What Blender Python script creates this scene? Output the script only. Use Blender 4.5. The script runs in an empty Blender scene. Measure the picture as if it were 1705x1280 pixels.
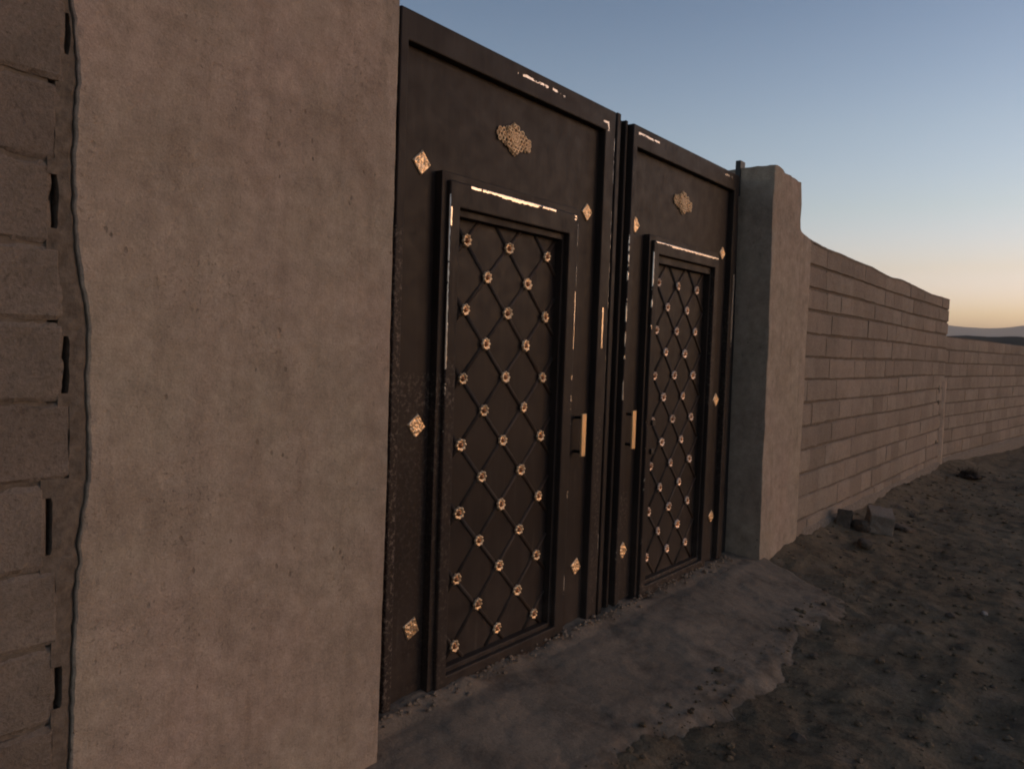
import bpy, bmesh, math, random
import numpy as np
from mathutils import Matrix, Vector, noise as mnoise

R = math.radians
sc = bpy.context.scene
C = sc.collection

# ------------------------------------------------------------------ camera
def make_camera():
    yaw, pitch, roll = R(38.5), R(-2.8), R(2.0)
    fw = Vector((math.cos(yaw) * math.cos(pitch), math.sin(yaw) * math.cos(pitch), math.sin(pitch)))
    r = fw.cross(Vector((0, 0, 1))).normalized()
    u = r.cross(fw)
    r2 = r * math.cos(roll) + u * math.sin(roll)
    u2 = -r * math.sin(roll) + u * math.cos(roll)
    m = Matrix((( r2.x, u2.x, -fw.x, 0.0), (r2.y, u2.y, -fw.y, -2.0155), (r2.z, u2.z, -fw.z, 1.55), (0, 0, 0, 1)))
    cam = bpy.data.cameras.new('camera')
    cam.sensor_width = 36.0
    cam.lens = 1281.0 / 1705.0 * 36.0
    cam.clip_start = 0.05
    cam.clip_end = 40000
    o = bpy.data.objects.new('camera', cam)
    C.objects.link(o)
    o.matrix_world = m
    sc.camera = o
make_camera()

# ------------------------------------------------------------------ sky, sun, exposure
SUN_EL, SUN_AZ = 1.0, -48.0            # azimuth measured from +X towards +Y
world = bpy.data.worlds.new('World')
sc.world = world
world.use_nodes = True
def make_sky():
    nt = world.node_tree
    bg = nt.nodes['Background']
    s = nt.nodes.new('ShaderNodeTexSky')
    s.sky_type = 'NISHITA'
    s.sun_disc = False
    s.sun_elevation = R(SUN_EL)
    s.sun_rotation = R(90 - SUN_AZ)
    s.air_density, s.dust_density, s.ozone_density = 1.0, 1.0, 1.0
    # white balance and tone of the evening sky by height above the horizon
    tc = nt.nodes.new('ShaderNodeTexCoord')
    sp = nt.nodes.new('ShaderNodeSeparateXYZ')
    ramp = nt.nodes.new('ShaderNodeValToRGB')
    nt.links.new(tc.outputs['Generated'], sp.inputs[0])
    nt.links.new(sp.outputs['Z'], ramp.inputs[0])
    GAIN = SKY_GAIN
    el = ramp.color_ramp.elements
    while len(el) > 1:
        el.remove(el[-1])
    mx = max(max(g[1:]) for g in GAIN)
    for i, g in enumerate(GAIN):
        e = el[0] if i == 0 else el.new(math.sin(R(g[0])))
        e.position = math.sin(R(g[0]))
        e.color = (g[1] / mx, g[2] / mx, g[3] / mx, 1)
    mul = nt.nodes.new('ShaderNodeMix')
    mul.data_type = 'RGBA'; mul.blend_type = 'MULTIPLY'; mul.inputs[0].default_value = 1.0
    nt.links.new(s.outputs[0], mul.inputs[6]); nt.links.new(ramp.outputs[0], mul.inputs[7])
    sc2 = nt.nodes.new('ShaderNodeVectorMath'); sc2.operation = 'SCALE'; sc2.inputs['Scale'].default_value = mx
    nt.links.new(mul.outputs[2], sc2.inputs[0])
    nt.links.new(sc2.outputs[0], bg.inputs[0])
    bg.inputs[1].default_value = 0.1
# (elevation deg, gain r, g, b)
SKY_GAIN = [(0, 8.2, 10.9, 56.0), (1, 8.2, 10.6, 50.0), (3, 8.1, 9.3, 22.5), (6, 6.8, 7.0, 11.6), (10, 5.7, 6.3, 8.9),
            (15, 5.1, 5.7, 7.7), (23, 3.7, 4.35, 6.1), (40, 2.7, 3.2, 4.2), (70, 2.5, 3.0, 3.8)]
make_sky()

sun = bpy.data.lights.new('evening_sun', 'SUN')
sun.energy = 0.74
sun.angle = R(28)
sun.color = (1.0, 0.72, 0.50)
so = bpy.data.objects.new('evening_sun', sun)
C.objects.link(so)
so.location = (12, -14, 6)
_d = Vector((math.cos(R(SUN_AZ)) * math.cos(R(5)), math.sin(R(SUN_AZ)) * math.cos(R(5)), math.sin(R(5))))
so.rotation_euler = (-_d).to_track_quat('-Z', 'Y').to_euler()

vs = sc.view_settings
vs.view_transform = 'Standard'; vs.look = 'None'; vs.exposure = 0.0; vs.gamma = 1.0
vs.use_curve_mapping = False
sc.cycles.max_bounces = 6
sc.cycles.volume_bounces = 1
sc.cycles.use_denoising = True
sc.cycles.filter_width = 1.9

# ------------------------------------------------------------------ helpers
def tag(o, label=None, cat=None, group=None, kind=None):
    if label: o['label'] = label
    if cat: o['category'] = cat
    if group: o['group'] = group
    if kind: o['kind'] = kind
    return o

def mesh_obj(name, verts, faces, mat, parent=None, smooth=False, loc=None):
    me = bpy.data.meshes.new(name)
    me.from_pydata([tuple(v) for v in verts], [], faces)
    mats = mat if isinstance(mat, (list, tuple)) else [mat]
    for m in mats: me.materials.append(m)
    me.update()
    if smooth: me.polygons.foreach_set('use_smooth', [True] * len(me.polygons))
    return link(name, me, parent, loc)

def link(name, me, parent=None, loc=None):
    o = bpy.data.objects.new(name, me)
    C.objects.link(o)
    if parent is not None: o.parent = parent
    if loc is not None: o.location = loc
    return o

def bm_obj(name, bm, mat, parent=None, smooth=False, loc=None):
    me = bpy.data.meshes.new(name)
    bm.to_mesh(me); bm.free()
    mats = mat if isinstance(mat, (list, tuple)) else [mat]
    for m in mats: me.materials.append(m)
    if smooth: me.polygons.foreach_set('use_smooth', [True] * len(me.polygons))
    return link(name, me, parent, loc)

def add_box(bm, x0, x1, y0, y1, z0, z1, r=0.0, segs=3):
    vs_ = [bm.verts.new((x, y, z)) for x in (x0, x1) for y in (y0, y1) for z in (z0, z1)]
    f = [(0, 1, 3, 2), (4, 6, 7, 5), (0, 4, 5, 1), (2, 3, 7, 6), (0, 2, 6, 4), (1, 5, 7, 3)]
    fs = [bm.faces.new([vs_[i] for i in q]) for q in f]
    if r > 0:
        es = list({e for q in fs for e in q.edges})
        res = bmesh.ops.bevel(bm, geom=es, offset=r, segments=segs, affect='EDGES', profile=0.5)
        for q in res['faces']: q.smooth = True
    return fs

def box_obj(name, dims, mat, parent=None, r=0.0, segs=3, off=(0, 0, 0)):
    bm = bmesh.new()
    x0, x1, y0, y1, z0, z1 = dims
    ox, oy, oz = off
    add_box(bm, x0 - ox, x1 - ox, y0 - oy, y1 - oy, z0 - oz, z1 - oz, r, segs)
    bmesh.ops.recalc_face_normals(bm, faces=bm.faces)
    return bm_obj(name, bm, mat, parent)

def empty(name, loc):
    o = bpy.data.objects.new(name, None)
    C.objects.link(o); o.location = loc
    o.empty_display_size = 0.2
    return o

def interp(tab, z):
    xs = [t[0] for t in tab]; ys = [t[1] for t in tab]
    return float(np.interp(z, xs, ys))

def fbm(x, y, z, oct=4):
    return mnoise.fractal(Vector((x, y, z)), 1.0, 2.0, oct)

# ------------------------------------------------------------------ materials
class NT:
    def __init__(s, name, rough=0.9, spec=0.3, metallic=0.0):
        s.m = bpy.data.materials.new(name); s.m.use_nodes = True
        s.nt = s.m.node_tree
        s.p = s.nt.nodes['Principled BSDF']
        s.p.inputs['Roughness'].default_value = rough
        s.p.inputs['Specular IOR Level'].default_value = spec
        s.p.inputs['Metallic'].default_value = metallic
        s.tc = s.nt.nodes.new('ShaderNodeTexCoord')
        s.co = s.tc.outputs['Object']
    def n(s, t, **kw):
        nd = s.nt.nodes.new(t)
        for k, v in kw.items(): setattr(nd, k, v)
        return nd
    def l(s, a, b): s.nt.links.new(a, b)
    def world_pos(s):
        g = s.n('ShaderNodeNewGeometry'); s.co = g.outputs['Position']; return s.co
    def noise(s, scale, detail=4, rough=0.55, co=None, stretch=None, dist=0.0):
        nd = s.n('ShaderNodeTexNoise')
        nd.inputs['Scale'].default_value = scale; nd.inputs['Detail'].default_value = detail
        nd.inputs['Roughness'].default_value = rough; nd.inputs['Distortion'].default_value = dist
        src = co or s.co
        if stretch:
            mp = s.n('ShaderNodeMapping'); mp.inputs['Scale'].default_value = stretch
            s.l(src, mp.inputs[0]); src = mp.outputs[0]
        s.l(src, nd.inputs['Vector'])
        return nd.outputs[0]
    def math(s, op, a, b=None, c=None, clamp=False):
        nd = s.n('ShaderNodeMath', operation=op); nd.use_clamp = clamp
        for i, v in enumerate((a, b, c)):
            if v is None: continue
            if isinstance(v, (int, float)): nd.inputs[i].default_value = v
            else: s.l(v, nd.inputs[i])
        return nd.outputs[0]
    def rng(s, v, a, b, c=0.0, d=1.0):
        nd = s.n('ShaderNodeMapRange')
        s.l(v, nd.inputs[0])
        for i, x in enumerate((a, b, c, d)): nd.inputs[i + 1].default_value = x
        return nd.outputs[0]
    def mix(s, f, a, b, blend='MIX'):
        nd = s.n('ShaderNodeMix', data_type='RGBA', blend_type=blend)
        for i, v in ((0, f), (6, a), (7, b)):
            if isinstance(v, (int, float)): nd.inputs[i].default_value = v
            elif isinstance(v, tuple): nd.inputs[i].default_value = (*v, 1)
            else: s.l(v, nd.inputs[i])
        return nd.outputs[2]
    def bump(s, h, dist, strength=1.0, prev=None):
        nd = s.n('ShaderNodeBump'); nd.inputs['Distance'].default_value = dist
        nd.inputs['Strength'].default_value = strength
        s.l(h, nd.inputs['Height'])
        if prev is not None: s.l(prev, nd.inputs['Normal'])
        return nd.outputs[0]
    def color(s, v):
        if isinstance(v, tuple): s.p.inputs['Base Color'].default_value = (*v, 1)
        else: s.l(v, s.p.inputs['Base Color'])
    def normal(s, v): s.l(v, s.p.inputs['Normal'])
    def rough(s, v): s.l(v, s.p.inputs['Roughness'])

def mat_plaster(name, base, dark, pink, seed=0.0):
    t = NT(name, 0.95, 0.2); t.world_pos()
    mp = t.n('ShaderNodeMapping'); mp.inputs['Location'].default_value = (seed, seed * 2, 0); t.l(t.co, mp.inputs[0]); t.co = mp.outputs[0]
    big = t.rng(t.noise(1.6, 5, 0.6, stretch=(1, 1, 0.7)), 0.35, 0.68)
    c = t.mix(big, base, pink)
    streak = t.rng(t.noise(5, 5, 0.65, stretch=(2.2, 1, 0.35)), 0.5, 0.78)
    c = t.mix(t.math('MULTIPLY', streak, 0.55), c, dark)
    blotch = t.rng(t.noise(2.6, 6, 0.62, dist=0.6), 0.47, 0.70)
    c = t.mix(t.math('MULTIPLY', blotch, 0.5), c, (dark[0] * 1.05, dark[1] * 1.05, dark[2] * 1.05))
    run = t.rng(t.noise(3.4, 4, 0.6, stretch=(3.0, 1, 0.45)), 0.60, 0.72)
    c = t.mix(t.math('MULTIPLY', run, 0.45), c, (dark[0] * 0.8, dark[1] * 0.78, dark[2] * 0.75))
    mid = t.rng(t.noise(14, 5, 0.7), 0.35, 0.75, 0.80, 1.16)
    c = t.mix(1.0, c, mid, 'MULTIPLY')
    fine = t.noise(170, 4, 0.7)
    c = t.mix(1.0, c, t.rng(fine, 0.25, 0.75, 0.80, 1.2), 'MULTIPLY')
    speck = t.math('MULTIPLY', t.rng(t.noise(62, 4, 0.75), 0.56, 0.66), t.rng(t.noise(5, 3, 0.6), 0.40, 0.62))
    c = t.mix(t.math('MULTIPLY', speck, 0.32), c, (dark[0] * 0.6, dark[1] * 0.57, dark[2] * 0.54))
    light = t.rng(t.noise(85, 3, 0.7), 0.62, 0.72)
    c = t.mix(t.math('MULTIPLY', light, 0.22), c, (base[0] * 1.35, base[1] * 1.35, base[2] * 1.35))
    # small pits and trowel nicks
    vo = t.n('ShaderNodeTexVoronoi'); vo.inputs['Scale'].default_value = 16
    mp2 = t.n('ShaderNodeMapping'); mp2.inputs['Scale'].default_value = (1.5, 1, 0.9); t.l(t.co, mp2.inputs[0])
    t.l(mp2.outputs[0], vo.inputs['Vector'])
    jag = t.math('ADD', vo.outputs['Distance'], t.math('MULTIPLY', t.noise(60, 3), 0.28))
    sel = t.rng(t.noise(4.0, 3), 0.52, 0.58)
    pit = t.math('MULTIPLY', t.rng(jag, 0.22, 0.27, 1.0, 0.0), sel)
    c = t.mix(t.math('MULTIPLY', pit, 0.38), c, (dark[0] * 0.35, dark[1] * 0.32, dark[2] * 0.3))
    t.color(c)
    b = t.bump(t.noise(9, 4, 0.6), 0.014, 0.6)
    b = t.bump(t.noise(38, 5, 0.75), 0.006, 0.9, b)
    b = t.bump(t.math('SUBTRACT', 1.0, speck), 0.002, 0.8, b)
    b = t.bump(fine, 0.0014, 0.8, b)
    b = t.bump(t.math('SUBTRACT', 1.0, pit), 0.003, 0.8, b)
    t.normal(b)
    return t.m

def mat_block(name, base, dark):
    t = NT(name, 0.97, 0.15); t.world_pos()
    oi = t.n('ShaderNodeObjectInfo')
    c = t.mix(oi.outputs['Random'], base, (base[0] * 0.68, base[1] * 0.66, base[2] * 0.66))
    c = t.mix(t.rng(t.noise(5.5, 5, 0.65), 0.42, 0.72, 0, 0.75), c, dark)
    c = t.mix(t.rng(t.noise(1.1, 3, 0.6), 0.4, 0.7, 0, 0.5), c, (base[0] * 1.16, base[1] * 1.1, base[2] * 1.1))
    grain = t.noise(110, 5, 0.8)
    pore = t.rng(t.noise(48, 4, 0.8), 0.56, 0.66)
    c = t.mix(t.math('MULTIPLY', pore, 0.45), c, (dark[0] * 0.55, dark[1] * 0.52, dark[2] * 0.5))
    c = t.mix(t.math('MULTIPLY', t.rng(t.noise(30, 4, 0.8), 0.60, 0.70), 0.25), c, (base[0] * 1.4, base[1] * 1.38, base[2] * 1.36))
    c = t.mix(1.0, c, t.rng(grain, 0.25, 0.75, 0.68, 1.32), 'MULTIPLY')
    stain = t.rng(t.noise(3.2, 6, 0.75, dist=0.8), 0.52, 0.70)
    c = t.mix(t.math('MULTIPLY', stain, 0.45), c, dark)
    eff = t.rng(t.noise(6.5, 5, 0.75), 0.62, 0.74)
    c = t.mix(t.math('MULTIPLY', eff, 0.30), c, (base[0] * 1.5, base[1] * 1.5, base[2] * 1.5))
    sp = t.rng(t.noise(260, 2, 0.6), 0.70, 0.76)
    c = t.mix(t.math('MULTIPLY', sp, 0.5), c, (base[0] * 1.7, base[1] * 1.7, base[2] * 1.7))
    t.color(c)
    b = t.bump(t.noise(14, 5, 0.75), 0.014, 0.8)
    b = t.bump(grain, 0.006, 1.0, b)
    t.normal(b)
    return t.m

def mat_simple(name, col, rough=0.9, spec=0.2, var=0.25, scale=30, bump=0.003, metallic=0.0):
    t = NT(name, rough, spec, metallic); t.world_pos()
    f = t.noise(scale, 5, 0.65)
    c = t.mix(1.0, col, t.rng(f, 0.25, 0.75, 1 - var, 1 + var), 'MULTIPLY')
    t.color(c)
    if bump: t.normal(t.bump(f, bump, 0.8))
    return t.m

def mat_gate(name, marks, dust_spots):
    """dark enamel with bare-metal chips and painted-in sky glints at given leaf-local rectangles and dusty lower parts"""
    t = NT(name, 0.5, 0.13)
    base = (0.0260, 0.0192, 0.0165)
    blot = t.rng(t.noise(2.2, 5, 0.6), 0.35, 0.7)
    c = t.mix(blot, base, (0.037, 0.0270, 0.0230))
    streak = t.rng(t.noise(9, 4, 0.6, stretch=(3, 3, 0.25)), 0.45, 0.8, 0, 0.4)
    c = t.mix(streak, c, (0.055, 0.043, 0.036))
    sep = t.n('ShaderNodeSeparateXYZ'); t.l(t.co, sep.inputs[0])
    drip = t.math('MULTIPLY', t.rng(t.noise(30, 3, 0.6, stretch=(1, 1, 0.05)), 0.60, 0.68), t.rng(t.noise(3, 4, 0.6), 0.48, 0.62))
    c = t.mix(t.math('MULTIPLY', drip, 0.35), c, (0.085, 0.066, 0.055))
    rust = t.rng(t.noise(11, 6, 0.8), 0.66, 0.72)
    c = t.mix(t.math('MULTIPLY', rust, 0.4), c, (0.085, 0.042, 0.026))
    # dust thrown up from the ground
    low = t.rng(sep.outputs['Z'], 0.0, 0.75, 0.26, 0.0)
    dn = t.rng(t.noise(6, 6, 0.7), 0.35, 0.75)
    dust = t.math('MULTIPLY', low, dn)
    wj = t.n('ShaderNodeVectorMath', operation='ADD')
    nz = t.n('ShaderNodeTexNoise'); nz.inputs['Scale'].default_value = 35; nz.inputs['Detail'].default_value = 3
    t.l(t.co, nz.inputs['Vector'])
    sc_ = t.n('ShaderNodeVectorMath', operation='MULTIPLY_ADD')
    t.l(nz.outputs['Color'], sc_.inputs[0]); sc_.inputs[1].default_value = (0.008, 0, 0.02); sc_.inputs[2].default_value = (-0.004, 0, -0.01)
    t.l(sc_.outputs[0], wj.inputs[0]); t.l(t.co, wj.inputs[1])
    sj = t.n('ShaderNodeSeparateXYZ'); t.l(wj.outputs[0], sj.inputs[0])
    fleck = t.noise(48, 4, 0.75)
    for (x0, x1, z0, z1, amt) in dust_spots:
        m = t.math('MULTIPLY', t.math('COMPARE', sj.outputs['X'], (x0 + x1) / 2, abs(x1 - x0) / 2),
                   t.math('COMPARE', sj.outputs['Z'], (z0 + z1) / 2, abs(z1 - z0) / 2))
        m = t.math('MULTIPLY', m, t.rng(fleck, 0.5, 0.68, 0, amt))
        dust = t.math('MAXIMUM', dust, m)
    c = t.mix(dust, c, (0.21, 0.165, 0.135))
    # chipped paint, and sunset glints on edges painted as the same bright metal
    chip = None
    longn = t.noise(26, 4, 0.7, stretch=(0.35, 0.35, 0.35))
    for (x0, x1, z0, z1, th, ym) in marks:
        m = t.math('MULTIPLY', t.math('COMPARE', sj.outputs['X'], (x0 + x1) / 2, abs(x1 - x0) / 2),
                   t.math('COMPARE', sj.outputs['Z'], (z0 + z1) / 2, abs(z1 - z0) / 2))
        m = t.math('MULTIPLY', m, t.math('GREATER_THAN', longn, th))
        m = t.math('MULTIPLY', m, t.math('LESS_THAN', sep.outputs['Y'], ym))
        chip = m if chip is None else t.math('MAXIMUM', chip, m)
    metal = t.mix(t.rng(t.noise(30, 3), 0.3, 0.7), (0.78, 0.68, 0.58), (0.55, 0.45, 0.36))
    c = t.mix(chip, c, metal)
    t.color(c)
    ro = t.rng(t.noise(12, 4, 0.6), 0.3, 0.7, 0.44, 0.60)
    ro = t.math('ADD', ro, t.math('MULTIPLY', dust, 0.4))
    t.rough(t.math('MINIMUM', ro, t.math('SUBTRACT', 1.0, t.math('MULTIPLY', chip, 0.74))))
    t.l(t.math('MULTIPLY', chip, 0.7), t.p.inputs['Metallic'])
    t.l(t.rng(chip, 0, 1, 0.13, 0.5), t.p.inputs['Specular IOR Level'])
    b = t.bump(t.noise(5, 3, 0.5), 0.004, 0.25)
    b = t.bump(t.noise(260, 2, 0.5), 0.0004, 0.5, b)
    t.normal(b)
    return t.m

def mat_brass(name, col, rough, metallic=0.75, dark=0.35):
    t = NT(name, rough, 0.5, metallic)
    oi = t.n('ShaderNodeObjectInfo')
    f = t.noise(90, 4, 0.7)
    c = t.mix(t.rng(f, 0.45, 0.7), col, (col[0] * dark, col[1] * dark * 0.8, col[2] * dark * 0.7))
    c = t.mix(1.0, c, t.rng(oi.outputs['Random'], 0, 1, 0.72, 1.05), 'MULTIPLY')
    t.color(c)
    t.rough(t.rng(f, 0.3, 0.7, rough - 0.08, rough + 0.15))
    t.normal(t.bump(t.noise(140, 3), 0.0015, 0.7))
    return t.m

def mat_dirt():
    t = NT('dry_dirt', 1.0, 0.1); t.world_pos()
    c = t.mix(t.rng(t.noise(0.9, 6, 0.65), 0.35, 0.68), (0.210, 0.160, 0.108), (0.124, 0.094, 0.063))
    c = t.mix(t.rng(t.noise(7, 6, 0.75), 0.5, 0.72), c, (0.066, 0.048, 0.035))
    c = t.mix(t.rng(t.noise(2.3, 5, 0.7), 0.55, 0.72, 0, 0.55), c, (0.27, 0.21, 0.16))
    g = t.noise(55, 6, 0.8)
    c = t.mix(1.0, c, t.rng(g, 0.25, 0.75, 0.70, 1.30), 'MULTIPLY')
    peb = t.n('ShaderNodeTexVoronoi'); peb.inputs['Scale'].default_value = 38
    t.l(t.co, peb.inputs['Vector'])
    pm = t.math('MULTIPLY', t.rng(peb.outputs['Distance'], 0.18, 0.26, 1, 0), t.rng(t.noise(6, 3), 0.52, 0.6))
    c = t.mix(t.math('MULTIPLY', pm, 0.5), c, (0.15, 0.125, 0.105))
    t.color(c)
    b = t.bump(t.noise(8, 6, 0.7), 0.04, 0.7)
    b = t.bump(g, 0.008, 0.7, b)
    b = t.bump(pm, 0.01, 0.6, b)
    t.normal(b)
    return t.m

def mat_apron():
    t = NT('rough_concrete', 0.93, 0.2); t.world_pos()
    c = t.mix(t.rng(t.noise(2.0, 5, 0.6), 0.35, 0.68), (0.262, 0.204, 0.153), (0.180, 0.139, 0.104))
    c = t.mix(t.rng(t.noise(3.2, 6, 0.75), 0.52, 0.7, 0, 0.8), c, (0.080, 0.060, 0.047))
    g = t.noise(80, 5, 0.75)
    c = t.mix(1.0, c, t.rng(g, 0.25, 0.75, 0.75, 1.25), 'MULTIPLY')
    sp = t.n('ShaderNodeSeparateXYZ'); t.l(t.co, sp.inputs[0])
    near = t.math('ADD', t.rng(sp.outputs['Y'], -0.30, -0.62), t.math('MULTIPLY', t.math('SUBTRACT', t.noise(4.5, 6, 0.7), 0.5), 2.6))
    c = t.mix(t.rng(near, 0.85, 1.2, 0, 0.9), c, (0.130, 0.098, 0.072))
    wn = t.n('ShaderNodeTexNoise'); wn.inputs['Scale'].default_value = 5; t.l(t.co, wn.inputs['Vector'])
    wm = t.n('ShaderNodeVectorMath', operation='MULTIPLY_ADD'); t.l(wn.outputs['Color'], wm.inputs[0]); wm.inputs[1].default_value = (0.25, 0.25, 0.25); t.l(t.co, wm.inputs[2])
    cv = t.n('ShaderNodeTexVoronoi', feature='DISTANCE_TO_EDGE'); cv.inputs['Scale'].default_value = 1.15; t.l(wm.outputs[0], cv.inputs['Vector'])
    crack = t.math('MULTIPLY', t.rng(cv.outputs['Distance'], 0.002, 0.008, 1, 0), t.rng(t.noise(1.7, 2), 0.60, 0.68))
    c = t.mix(t.math('MULTIPLY', crack, 0.45), c, (0.05, 0.038, 0.028))
    t.color(c)
    b = t.bump(t.noise(7, 5, 0.65), 0.012, 0.7)
    b = t.bump(t.math('SUBTRACT', 1.0, crack), 0.006, 0.8, b)
    b = t.bump(g, 0.004, 0.9, b)
    t.normal(b)
    return t.m

M = {}
M['plaster'] = mat_plaster('grey_brown_render', (0.405, 0.335, 0.258), (0.262, 0.198, 0.148), (0.430, 0.325, 0.262))
M['plaster2'] = mat_plaster('grey_brown_render_far', (0.390, 0.318, 0.245), (0.250, 0.192, 0.146), (0.405, 0.305, 0.245), 7.3)
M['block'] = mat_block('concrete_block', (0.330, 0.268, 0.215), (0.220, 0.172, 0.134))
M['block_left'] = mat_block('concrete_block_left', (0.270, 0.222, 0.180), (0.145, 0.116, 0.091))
M['mortar'] = mat_simple('mortar', (0.205, 0.165, 0.132), 0.97, 0.1, 0.4, 40, 0.006)
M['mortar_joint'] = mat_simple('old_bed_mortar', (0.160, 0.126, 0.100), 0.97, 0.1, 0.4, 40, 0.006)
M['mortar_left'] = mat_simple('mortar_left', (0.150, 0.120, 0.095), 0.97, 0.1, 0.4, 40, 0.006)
M['brass'] = mat_brass('worn_brass', (0.94, 0.69, 0.44), 0.38)
M['brass_lace'] = mat_brass('gilt_filigree', (1.0, 0.70, 0.40), 0.36, 0.15, 0.7)
M['brass_core'] = mat_brass('tarnished_copper', (0.50, 0.22, 0.10), 0.36)
M['silver_gilt'] = mat_brass('pale_worn_gilt', (0.80, 0.62, 0.50), 0.36)
M['handle'] = mat_simple('gold_lacquer', (0.92, 0.57, 0.27), 0.40, 0.5, 0.08, 60, 0.0004, 0.30)
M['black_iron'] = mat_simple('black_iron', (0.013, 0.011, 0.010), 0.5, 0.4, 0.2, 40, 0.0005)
M['dirt'] = mat_dirt()
M['apron'] = mat_apron()
M['stone'] = mat_simple('loose_stone', (0.105, 0.083, 0.066), 0.95, 0.15, 0.4, 25, 0.006)
M['stone_pale'] = mat_simple('pale_stone', (0.36, 0.31, 0.27), 0.9, 0.2, 0.3, 60, 0.003)
M['debris'] = mat_simple('dry_brown_stalks', (0.030, 0.018, 0.012), 0.9, 0.2, 0.4, 60, 0.002)
M['far_hill'] = mat_simple('scrub_hill', (0.050, 0.042, 0.034), 1.0, 0.05, 0.35, 0.05, 0)
M['mountain'] = mat_simple('bare_mountain', (0.16, 0.13, 0.11), 1.0, 0.05, 0.15, 0.002, 0)

# ------------------------------------------------------------------ ground
def axis(segs):
    out = [segs[0][0]]
    for (a, b, step) in segs:
        n = max(1, int(round((b - a) / step)))
        out += [a + (b - a) * (i + 1) / n for i in range(n)]
    return np.array(out)

def geo(a, b, n):
    return list(a * (b / a) ** (np.arange(1, n + 1) / n))

def ground_h(x, y):
    """height of the dirt at x, y"""
    d = math.hypot(x - 1, y + 1)
    fade = 1.0 / (1 + (d / 30.0) ** 2)
    h = -0.035 + 0.035 * fbm(x * 0.55, y * 0.55, 1.3, 3) * fade
    if d < 22:
        h += 0.020 * fbm(x * 3.2, y * 3.2, 5.1, 4)
        n = fbm(x * 10.0, y * 10.0, 9.7, 3)
        h += 0.008 * n
        h += 0.014 * max(0.0, fbm(x * 5.5 + 3, y * 7.5, 2.2, 3) - 0.12)
        if x < 5.8 and y < -0.3:      # crumbs of soil pushed up over the lip of the concrete
            q = abs(y + 0.62) / 0.22
            if q < 1: h += 0.030 * (1 - q) * max(0.0, 0.25 + fbm(x * 6, y * 6, 8.8, 4))
    for ry in (-1.62, -3.05):
        q = (y - ry - 0.06 * fbm(x * 0.35, ry, 1.0, 2)) / 0.13
        if abs(q) < 2 and x > 0.5: h += (-0.020 * math.exp(-q * q * 1.5) + 0.010 * math.exp(-(abs(q) - 1.25) ** 2 * 6)) * (0.55 + 0.8 * fbm(x * 1.7, ry, 4.0, 2)) * fade
    # soil banked against the wall and the far pillar
    if x > 5.3 and y < 0.3:
        t = max(0.0, 1 - abs(min(y, 0)) / 0.75)
        s = min(1.0, max(0.0, (x - 5.45) / 0.6))
        h += (0.10 + 0.03 * fbm(x * 1.3, 0, 3.3, 3)) * t * t * s
    h += 0.03 * max(0.0, 1 - ((x - 7.3) ** 2 / 0.8 + (y + 0.55) ** 2 / 0.12))
    return h

def make_ground():
    xs = np.concatenate([-np.array(geo(2.0, 9000, 40))[::-1], axis([(-2.0, 1.5, 0.25), (1.5, 9.0, 0.022), (9.0, 14.0, 0.05), (14.0, 24.0, 0.2)]), np.array(geo(24.0, 9000, 45))])
    ys = np.concatenate([-np.array(geo(8.0, 9000, 40))[::-1], axis([(-8.0, -4.0, 0.15), (-4.0, 0.1, 0.022), (0.1, 4.0, 0.6)]), np.array(geo(4.0, 9000, 30))])
    nx, ny = len(xs), len(ys)
    v = np.zeros((ny, nx, 3))
    for j, y in enumerate(ys):
        for i, x in enumerate(xs):
            near = -3 < x < 30 and -9 < y < 2
            v[j, i] = (x, y, ground_h(x, y) if near else -0.035)
    v = v.reshape(-1, 3)
    idx = np.arange(nx * ny).reshape(ny, nx)
    f = np.stack([idx[:-1, :-1], idx[:-1, 1:], idx[1:, 1:], idx[1:, :-1]], -1).reshape(-1, 4)
    me = bpy.data.meshes.new('ground')
    me.vertices.add(len(v)); me.vertices.foreach_set('co', v.ravel())
    me.loops.add(f.size); me.loops.foreach_set('vertex_index', f.ravel())
    me.polygons.add(len(f)); me.polygons.foreach_set('loop_start', np.arange(0, f.size, 4))
    me.polygons.foreach_set('use_smooth', np.ones(len(f), bool))
    me.update(calc_edges=True); me.validate()
    me.materials.append(M['dirt'])
    tag(link('ground', me), 'dark dry lumpy dirt ground in front of the wall', kind='structure')
make_ground()

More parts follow.
